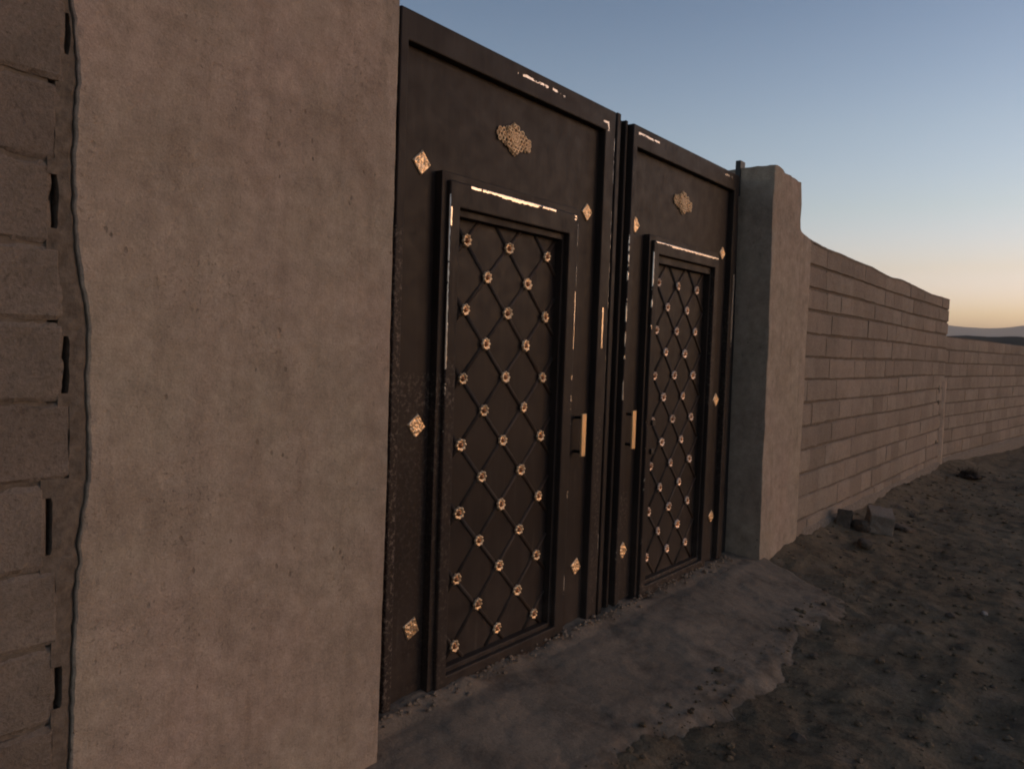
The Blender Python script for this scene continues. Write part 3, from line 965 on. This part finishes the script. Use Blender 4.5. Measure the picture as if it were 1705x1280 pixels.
def gate_leaf(label, x0, x1, ztop, stileL, stileR, railH, door, mat, dia, fil, handle, ros_mesh, nodes, lat, post_side, extras=None):
    """door = (ledge l, front l, inner l, inner r, front r, ledge r, ledge top, front top, front bottom, strip bottom)"""
    F_, S_, L_, D_, I_, P_ = 0.210, 0.250, 0.212, 0.193, 0.222, 0.262
    off = (x0, S_, 0.0)
    root = empty('gate_leaf', off)
    tag(root, label, 'gate')
    zb = 0.03
    def ring(bm, a, b, c, d, wl_, wr_, wb_, wt_, y0, y1, r_):
        outer = [(a, c), (b, c), (b, d), (a, d)]
        inner = [(a + wl_, c + wb_), (b - wr_, c + wb_), (b - wr_, d - wt_), (a + wl_, d - wt_)]
        P = [[bm.verts.new((x - off[0], y - off[1], z - off[2])) for (x, z) in ps] for ps in (outer, inner) for y in (y0, y1)]
        of, ob, nf, nb = P
        fs = []; keep = []
        for i in range(4):
            j = (i + 1) % 4
            fs.append(bm.faces.new((of[i], of[j], nf[j], nf[i])))
            fs.append(bm.faces.new((ob[j], ob[i], nb[i], nb[j])))
            fs.append(bm.faces.new((of[j], of[i], ob[i], ob[j])))
            fs.append(bm.faces.new((nf[i], nf[j], nb[j], nb[i])))
            keep += [bm.edges.get((of[i], of[j])), bm.edges.get((nf[i], nf[j])), bm.edges.get((of[i], ob[i])), bm.edges.get((nf[i], nb[i]))]
        bmesh.ops.recalc_face_normals(bm, faces=fs)
        res = bmesh.ops.bevel(bm, geom=keep, offset=r_, segments=4, affect='EDGES', profile=0.5)
        for q in res['faces']: q.smooth = True
    bm = bmesh.new()
    ring(bm, x0, x1, zb - 0.02, ztop, stileL, stileR, 0.06, railH, F_, 0.29, 0.007)
    bm_obj('frame', bm, mat, root)
    ll, fl, il, ir, fr, lr, lt, ft, fb, st = door
    # sheet around the inner door: upper panel, left and right strips
    flat_sheet('upper_panel', x0 + stileL - 0.004, x1 - stileR + 0.004, lt - 0.01, ztop - railH + 0.004, S_, mat, root, off)
    flat_sheet('side_panel', x0 + stileL - 0.004, ll + 0.01, zb, lt - 0.0101, S_, mat, root, off)
    flat_sheet('side_panel', lr - 0.01, x1 - stileR + 0.004, zb, lt - 0.0101, S_, mat, root, off)
    # inner door
    dr = flat_sheet('wicket_door', il - 0.004, ir + 0.02, 0.05, st + 0.01, P_, mat, root, off)
    db = 0.07
    def member(name, boxes):
        bm = bmesh.new()
        for (a, b, c, d, e, f, r_) in boxes:
            add_box(bm, a - off[0], b - off[0], c - off[1], d - off[1], e - off[2], f - off[2], r_, 3)
        bmesh.ops.recalc_face_normals(bm, faces=bm.faces)
        bm_obj(name, bm, mat, dr)
    stw = 0.018
    for (nm, a) in (('ledge', (ll, lr, zb - 0.01, lt, fl + 0.012 - ll, lr - fr + 0.012, 0.05, lt - ft + 0.012, L_, 0.268, 0.004)),
                    ('door_frame', (fl, fr, 0.05, ft, il - fl, fr - ir - stw, 0.075, ft - fb, D_, 0.270, 0.0075)),
                    ('moulding', (il - 0.006, ir + stw + 0.006, 0.055, fb + 0.006, 0.006 + 0.002, 0.006 + stw, 0.09, fb + 0.006 - st, I_, 0.272, 0.004))):
        bm = bmesh.new()
        ring(bm, *a)
        bm_obj(nm, bm, mat, dr)
    # lattice
    px0, px1, pz0, pz1 = il + 0.002, ir, 0.145, st
    cx, cz, hx, hz = lat
    sl = hz / hx
    ytop, ybot = P_ - 0.0095, P_ + 0.001
    for sgn in (-1, 1):
        for k in range(-30, 31):
            c0 = cz + 2 * k * hz - sgn * sl * cx      # z = sgn*sl*x + c0
            pts = []
            for x in (px0, px1):
                z = sgn * sl * x + c0
                if pz0 <= z <= pz1: pts.append((x, z))
            for z in (pz0, pz1):
                x = (z - c0) / (sgn * sl)
                if px0 < x < px1: pts.append((x, z))
            if len(pts) < 2: continue
            pts.sort()
            (xa, za), (xb, zb_) = pts[0], pts[-1]
            Ln = math.hypot(xb - xa, zb_ - za)
            if Ln < 0.06: continue
            bm = bmesh.new()
            yt = ytop if sgn < 0 else ytop + 0.001
            w = 0.0105
            rows = []
            for u in (0, 1):
                rows.append([bm.verts.new((u * Ln, (ybot - P_) - (ybot - yt) * math.sin(math.pi * q / 6) ** 0.8, -w * math.cos(math.pi * q / 6))) for q in range(7)])
            for q in range(6):
                bm.faces.new((rows[0][q], rows[1][q], rows[1][q + 1], rows[0][q + 1])).smooth = True
            bm.faces.new(rows[0]); bm.faces.new(rows[1][::-1])
            bmesh.ops.recalc_face_normals(bm, faces=bm.faces)
            o = bm_obj('lattice_bar', bm, mat, dr)
            o.location = (xa - off[0], P_ - off[1], za - off[2])
            o.rotation_euler = (0, -math.atan2(zb_ - za, xb - xa), 0)
    for (x, z) in nodes:
        o = link('rosette', ros_mesh, dr, (x - off[0], ytop - 0.0005 - off[1], z - off[2]))
        o.rotation_euler = (rg.uniform(-0.14, 0.14), rg.uniform(0, 0.8), rg.uniform(-0.14, 0.14))
        q = rg.uniform(0.90, 1.03); o.scale = (q, q, q)
    for (x, z, rot, s) in dia:
        o = link('diamond_ornament', rg.choice(DIA), root, (x - off[0], S_ - 0.003 - off[1], z - off[2]))
        o.rotation_euler = (0, R(rot), 0); o.scale = (s, 1, s * 1.0)
    o = link('filigree_ornament', FIL, root, (fil[0] - off[0], S_ - off[1], fil[1] - off[2]))
    o.rotation_euler = (0, R(fil[2]), 0)
    hx_, hz0, hz1 = handle
    bm = bmesh.new()
    add_box(bm, hx_ - 0.019, hx_ + 0.019, 0.190 - off[1], 0.201 - off[1], hz0, hz1, 0.0025, 2)
    for v in bm.verts: v.co.x -= off[0]
    bmesh.ops.recalc_face_normals(bm, faces=bm.faces)
    h = bm_obj('handle', bm, M['handle'], root)
    for z in (hz0 + 0.022, hz1 - 0.022):
        bm = bmesh.new()
        add_box(bm, hx_ - off[0] - 0.005, hx_ - off[0] + 0.005, 0.2000 - off[1], 0.249 - off[1], z - 0.008, z + 0.008, 0.002, 1)
        bmesh.ops.recalc_face_normals(bm, faces=bm.faces)
        bm_obj('bracket', bm, M['black_iron'], h)
    return root, off

def lattice_nodes(x0, hx, ztop_, hz, rr):
    out = []
    for k in range(13):
        z = ztop_ - hz * k
        cols = [x0, x0 + 2 * hx, x0 + 4 * hx] if k % 2 == 0 else [x0 + hx, x0 + 3 * hx]
        for x in cols: out.append((x + rr.uniform(-0.004, 0.004), z + rr.uniform(-0.004, 0.004)))
    return out

X1 = 2.045
def loc_marks(lst, x0):
    out = []
    for (a, b, c, d, th) in lst:
        on_door = d < 2.3 and (2.2 < a and b < 3.35 or 4.0 < a and b < 5.05)
        out.append((a - x0, b - x0, c, d, th, -0.0505 if on_door else -0.0335))
    return out
def loc_dust(lst, x0): return [(a - x0, b - x0, c, d, th) for (a, b, c, d, th) in lst]
marks1 = loc_marks([
    (2.455, 2.52, 2.212, 2.223, 0.42), (2.53, 2.95, 2.212, 2.226, 0.46), (2.66, 2.93, 2.208, 2.222, 0.36), (2.93, 3.10, 2.214, 2.224, 0.52),
    (3.10, 3.26, 2.214, 2.222, 0.60),
    (2.326, 2.3325, 1.62, 2.17, 0.42), (2.326, 2.334, 1.45, 1.64, 0.30), (2.334, 2.341, 2.04, 2.12, 0.36), (2.326, 2.334, 1.29, 1.39, 0.46), (2.326, 2.333, 0.9, 1.3, 0.62),  # dense mark low on the left edge paints in a sunset glint
    (3.270, 3.278, 1.84, 2.18, 0.46), (3.266, 3.278, 1.55, 1.84, 0.25), (3.262, 3.278, 0.1, 1.45, 0.60), (3.215, 3.255, 2.198, 2.206, 0.60),  # dense right-edge mark paints in a sunset glint, the others are chips
    (2.75, 3.10, 2.785, 2.797, 0.52), (3.12, 3.30, 2.78, 2.795, 0.60), (3.50, 3.555, 2.752, 2.763, 0.38), (3.543, 3.555, 2.715, 2.757, 0.40),
    (3.613, 3.621, 2.30, 2.70, 0.47), (3.613, 3.621, 1.75, 2.30, 0.45), (3.560, 3.572, 1.56, 1.78, 0.36), (3.613, 3.621, 1.2, 1.75, 0.50), (3.607, 3.621, 0.1, 1.2, 0.62),  # mark by the inner stile edge paints in a sunset glint
], X1)
dust1 = loc_dust([(2.03, 2.092, 0.03, 2.0, 1.0), (2.03, 2.115, 0.9, 1.6, 0.7), (2.06, 2.40, 1.27, 1.43, 0.7), (2.10, 2.36, 1.0, 1.3, 0.35), (2.12, 2.35, 0.05, 1.0, 0.25), (3.54, 3.60, 0.1, 1.2, 0.5), (2.33, 2.40, 0.1, 1.5, 0.35)], X1)
mat_g1 = mat_gate('dark_enamel_near_leaf', marks1, dust1)
rr = random.Random(3)
ROS1 = rosette_mesh(M['brass'], M['brass_core'])
ROS2 = rosette_mesh(M['silver_gilt'], M['brass_core'])
gate_leaf('near dark metal gate leaf, its inner door studded with golden rosettes', X1, 3.62, 2.832, 0.045, 0.098, 0.117,
          (2.295, 2.328, 2.392, 3.178, 3.277, 3.300, 2.262, 2.228, 2.122, 2.092), mat_g1,
          [(2.210, 2.277, 3, 1.0), (3.425, 2.270, -2, 0.92), (2.222, 1.212, 8, 1.0), (2.225, 0.365, 22, 0.96), (3.450, 0.378, 14, 0.94)],
          (2.797, 2.503, 3), (3.396, 0.987, 1.212), ROS1, lattice_nodes(2.498, 0.1475, 2.003, 0.1492, rr), (2.498, 2.003, 0.1475, 0.1492), 0)

X2 = 3.815
marks2 = loc_marks([
    (3.87, 4.12, 2.775, 2.786, 0.46), (4.12, 4.25, 2.775, 2.784, 0.6), (5.05, 5.2, 2.78, 2.79, 0.5),
    (4.10, 4.30, 2.196, 2.204, 0.50), (4.30, 4.985, 2.190, 2.204, 0.12), (4.30, 4.40, 2.192, 2.206, 0.3),  # nearly unbroken door-top mark paints in a golden sky reflection
    (3.813, 3.820, 1.2, 2.3, 0.50), (4.078, 4.085, 1.7, 2.15, 0.52), (4.078, 4.086, 0.3, 1.7, 0.58), (3.90, 3.94, 0.5, 0.85, 0.64),
    (5.292, 5.325, 1.65, 2.12, 0.36), (5.300, 5.325, 1.2, 1.65, 0.62), (3.813, 3.821, 0.2, 1.2, 0.60),  # wide right-stile mark paints in the golden sunset streak
], X2)
dust2 = loc_dust([(3.83, 3.99, 0.50, 0.72, 0.55), (3.82, 4.0, 0.05, 0.5, 0.35), (5.24, 5.32, 0.6, 1.9, 0.35), (4.08, 5.0, 0.02, 0.16, 0.7), (4.94, 5.0, 1.2, 2.1, 0.35)], X2)
mat_g2 = mat_gate('dark_enamel_far_leaf', marks2, dust2)
n2 = lattice_nodes(4.250, 0.134, 1.970, 0.1414, rr)
leaf2, off2 = gate_leaf('far dark metal gate leaf beside the blue-grey pillar side, with paler rosettes', X2, 5.322, 2.822, 0.05, 0.078, 0.120,
          (4.052, 4.079, 4.146, 4.925, 5.000, 5.025, 2.240, 2.207, 2.130, 2.085), mat_g2,
          [(3.935, 2.278, 0, 0.95), (5.165, 2.256, 2, 0.9), (5.170, 1.225, -4, 0.95), (3.945, 0.372, 6, 1.0), (5.185, 0.388, 8, 0.9)],
          (4.525, 2.500, 4), (3.925, 0.984, 1.205), ROS2, n2, (4.250, 1.970, 0.134, 0.1414), 1)
# overlapping meeting strips carried on the edge of the far leaf
def meeting():
    for (a, b, c, d, zt, r_) in ((3.672, 3.712, 0.232, 0.290, 2.850, 0.007), (3.712, 3.778, 0.268, 0.292, 2.835, 0.003), (3.778, 3.802, 0.240, 0.290, 2.835, 0.006), (3.802, 3.8148, 0.258, 0.288, 2.82, 0.002)):
        box_obj('meeting_strip', (a, b, c, d, 0.04, zt), mat_g2, leaf2, r_, 3, off2)
    box_obj('back_flange', (3.60, 3.70, 0.296, 0.304, 0.0, 2.80), mat_g2, leaf2, 0.001, 1, off2)
meeting()
for z in (1.125, 0.950):
    bm = bmesh.new()
    add_box(bm, 4.128 - off2[0], 4.168 - off2[0], 0.181 - off2[1], 0.194 - off2[1], z - 0.016, z + 0.016, 0.003, 2)
    add_box(bm, 4.160 - off2[0], 4.200 - off2[0], 0.200 - off2[1], 0.214 - off2[1], z - 0.008, z + 0.008, 0.003, 2)
    bmesh.ops.recalc_face_normals(bm, faces=bm.faces)
    bm_obj('latch', bm, M['black_iron'], leaf2)

# ------------------------------------------------------------------ gate posts fixed to the pillars, the near one added
p = box_obj('gate_post', (1.85, 2.030, 0.235, 0.315, 0.0, 2.90), M['black_iron'], None, 0.004, 2, (1.94, 0.275, 0))  # added to block sky light, so the slit beside the leaf stays dark
p.location = (1.94, 0.275, 0)
tag(p, 'dark post added behind the slit beside the near pillar to keep it dark', 'post')
bm = bmesh.new()
add_box(bm, -0.045, 0.12, -0.032, 0.030, 0.0, 2.815, 0.004, 2)
add_box(bm, 0.030, 0.118, -0.044, -0.005, 2.70, 2.955, 0.004, 2)
bmesh.ops.recalc_face_normals(bm, faces=bm.faces)
p = bm_obj('gate_post', bm, mat_simple('old_black_paint', (0.020, 0.019, 0.019), 0.5, 0.4, 0.3, 30, 0.001))
p.location = (5.38, 0.29, 0)
tag(p, 'dark square steel post poking up beside the far pillar', 'post')

# ------------------------------------------------------------------ rubble and small stones
def rock_bm(seed, dims, boxy=0.6, sub=3, rough=0.12):
    bm = bmesh.new()
    bmesh.ops.create_icosphere(bm, subdivisions=sub, radius=1.0)
    for v in bm.verts:
        c = v.co.copy(); m = max(abs(c.x), abs(c.y), abs(c.z))
        c = c.lerp(c / m, boxy)
        k = 1 + rough * fbm(c.x * 1.5 + seed, c.y * 1.5, c.z * 1.5, 3)
        v.co = Vector((c.x * dims[0] / 2 * k, c.y * dims[1] / 2 * k, c.z * dims[2] / 2 * k))
    return bm

def chunk_bm(seed, dims):
    r_ = random.Random(seed)
    bm = bmesh.new()
    bmesh.ops.create_cube(bm, size=1.0)
    for v in bm.verts: v.co += Vector([r_.uniform(-0.05, 0.05) for _ in range(3)])
    bmesh.ops.bevel(bm, geom=list(bm.edges), offset=0.035, segments=1, affect='EDGES')
    bmesh.ops.subdivide_edges(bm, edges=list(bm.edges), cuts=3, use_grid_fill=True)
    for v in bm.verts:
        c = v.co
        v.co = Vector((c.x * dims[0], c.y * dims[1], c.z * dims[2])) * (1 + 0.07 * fbm(c.x * 6 + seed, c.y * 6, c.z * 6, 4))
    return bm

def rubble(name, label, cat, x, y, dims, rot, seed, mat, boxy=0.7, lift=0.0, group=None):
    z = ground_h(x, y) + dims[2] * 0.36 + lift
    o = bm_obj(name, chunk_bm(seed, dims) if boxy > 0.8 else rock_bm(seed, dims, boxy), mat, None, smooth=False, loc=(x, y, z))
    o.rotation_euler = rot
    tag(o, label, cat, group)
rubble('broken_block', 'broken concrete block with a pale flat top lying on the dirt', 'block', 7.50, -0.36, (0.30, 0.20, 0.17), (0.12, -0.12, 0.35), 3, M['block_left'], 0.92, 0.02)
rubble('broken_block', 'dark upright lump of block leaning at the foot of the tall wall', 'block', 7.32, -0.10, (0.12, 0.12, 0.17), (0.1, 0.15, 0.2), 5, M['stone'], 0.85)
rubble('stone', 'dark rounded stone between the two broken blocks', 'stone', 7.36, -0.24, (0.20, 0.14, 0.11), (0.2, 0.1, 0.9), 8, M['stone'], 0.4)
rubble('stone', 'flat slab of stone tilted against the broken block', 'stone', 7.72, -0.52, (0.26, 0.16, 0.045), (0.25, 0.2, -0.2), 12, M['stone'], 0.7)
rubble('stone', 'small pale pebble catching light on open dirt, right of the gate', 'stone', 5.63, -1.41, (0.05, 0.035, 0.028), (0, 0, 0.4), 15, M['stone_pale'], 0.2)
rubble('stone', 'low dark stone in the soil right at the far pillar corner', 'stone', 6.75, -0.42, (0.16, 0.10, 0.07), (0.1, 0.0, 0.5), 21, M['stone'], 0.4)

def weed():
    r_ = random.Random(4)
    root = empty('dry_weed', (12.15, -0.42, ground_h(12.15, -0.42)))
    root.scale = (0.72, 0.72, 0.72)
    tag(root, 'dark brown clump of dead weeds where the two walls meet', 'weed')
    bm = rock_bm(31, (0.55, 0.36, 0.16), 0.1, 3, 0.6)
    bm_obj('root_mound', bm, M['debris'], root, loc=(0, 0, 0.02))
    V = []; F = []
    for i in range(420):
        a = r_.uniform(0, 2 * math.pi); q = r_.uniform(0.0, 0.20)
        x, y = q * math.cos(a) * 1.3, q * math.sin(a) * 0.8
        l = r_.uniform(0.08, 0.24); b = r_.uniform(0, 2 * math.pi); t = r_.uniform(0.2, 1.2)
        ex, ey, ez = x + l * math.sin(t) * math.cos(b), y + l * math.sin(t) * math.sin(b), 0.03 + l * math.cos(t)
        w = 0.004; k = len(V)
        V += [(x - w, y, 0.02), (x + w, y, 0.02), (x, y + w, 0.02), (ex, ey, ez)]
        F += [(k, k + 1, k + 3), (k + 1, k + 2, k + 3), (k + 2, k, k + 3)]
    o = mesh_obj('stalks', V, F, M['debris'], root); o['kind'] = 'stuff'
weed()

def scatter(name, label, count, size, mat, seed, region, pale=False):
    r_ = random.Random(seed)
    tb = bmesh.new(); bmesh.ops.create_icosphere(tb, subdivisions=1, radius=1.0)
    base = [v.co.copy() for v in tb.verts]; fs = [[v.index for v in f.verts] for f in tb.faces]
    tb.free()
    V = []; F = []
    for i in range(count):
        x = region[0] + (region[1] - region[0]) * r_.random() ** 1.4
        y = r_.uniform(region[2], region[3])
        if x < 5.75 and y > -0.80 and (y > -0.52 or r_.random() < 0.3): continue
        s = size[0] + (size[1] - size[0]) * r_.random() ** 3
        a = r_.uniform(0, 6.28); fl = r_.uniform(0.45, 0.8); st = r_.uniform(0.7, 1.4)
        z = ground_h(x, y) + s * 0.2
        if x < 5.6 and y > -0.7: z = max(z, 0.062 - 0.113 * -min(0, y)) + s * 0.3
        k = len(V)
        for c in base:
            d = 1 + r_.uniform(-0.22, 0.22)
            px, py, pz = c.x * s * st * d, c.y * s * d, c.z * s * fl * d
            V.append((x + px * math.cos(a) - py * math.sin(a), y + px * math.sin(a) + py * math.cos(a), z + pz))
        F += [tuple(k + q for q in f) for f in fs]
    o = mesh_obj(name, V, F, mat, smooth=False)
    tag(o, label, kind='stuff')
scatter('clods', 'dark crumbs and clods of dry soil scattered over the dirt', 3600, (0.005, 0.026), M['dirt'], 8, (1.8, 13, -4.0, -0.05))
scatter('edge_crumbs', 'dark crumbs of soil lying along the broken lip of the concrete', 320, (0.004, 0.016), M['dirt'], 10, (1.8, 6.0, -0.85, -0.50))
scatter('loose_stones', 'scattered grey stones of mixed size on the open dirt', 70, (0.015, 0.045), M['stone'], 19, (2.2, 15, -4.0, -0.4))
scatter('pebbles', 'small grey pebbles scattered over the dirt', 500, (0.004, 0.017), M['stone'], 9, (1.8, 12, -3.8, -0.05))

# crumbs of mortar along the foot of the gate
def threshold_crumbs():
    r_ = random.Random(14)
    tb = bmesh.new(); bmesh.ops.create_icosphere(tb, subdivisions=1, radius=1.0)
    base = [v.co.copy() for v in tb.verts]; fs = [[v.index for v in f.verts] for f in tb.faces]; tb.free()
    V = []; F = []
    for i in range(260):
        x = r_.uniform(1.95, 5.35); y = 0.195 - abs(r_.gauss(0, 0.035)); s = r_.uniform(0.003, 0.012)
        z = 0.062 + 0.02 * min(1, max(0, (y - 0.1) / 0.08)) + s * 0.2
        k = len(V)
        for c in base:
            d = 1 + r_.uniform(-0.25, 0.25)
            V.append((x + c.x * s * 1.4 * d, y + c.y * s * d, z + c.z * s * 0.7 * d))
        F += [tuple(k + q for q in f) for f in fs]
    o = mesh_obj('mortar_crumbs', V, F, M['apron'])
    tag(o, 'crumbs of dried mortar along the foot of the gate', kind='stuff')
threshold_crumbs()

# ------------------------------------------------------------------ evening haze
HAZE = True
if HAZE:
    bm = bmesh.new()
    add_box(bm, -9500, 9500, -9500, 9500, -1.6, 320)
    bmesh.ops.recalc_face_normals(bm, faces=bm.faces)
    hm = bpy.data.materials.new('evening_haze'); hm.use_nodes = True
    nt = hm.node_tree
    nt.nodes.remove(nt.nodes['Principled BSDF'])
    pv = nt.nodes.new('ShaderNodeVolumePrincipled')
    pv.inputs['Color'].default_value = (0.92, 0.86, 0.80, 1)
    pv.inputs['Density'].default_value = 0.00018
    pv.inputs['Anisotropy'].default_value = 0.3
    nt.links.new(pv.outputs[0], nt.nodes['Material Output'].inputs['Volume'])
    tag(bm_obj('haze', bm, hm), 'thin evening haze in the air', kind='stuff')
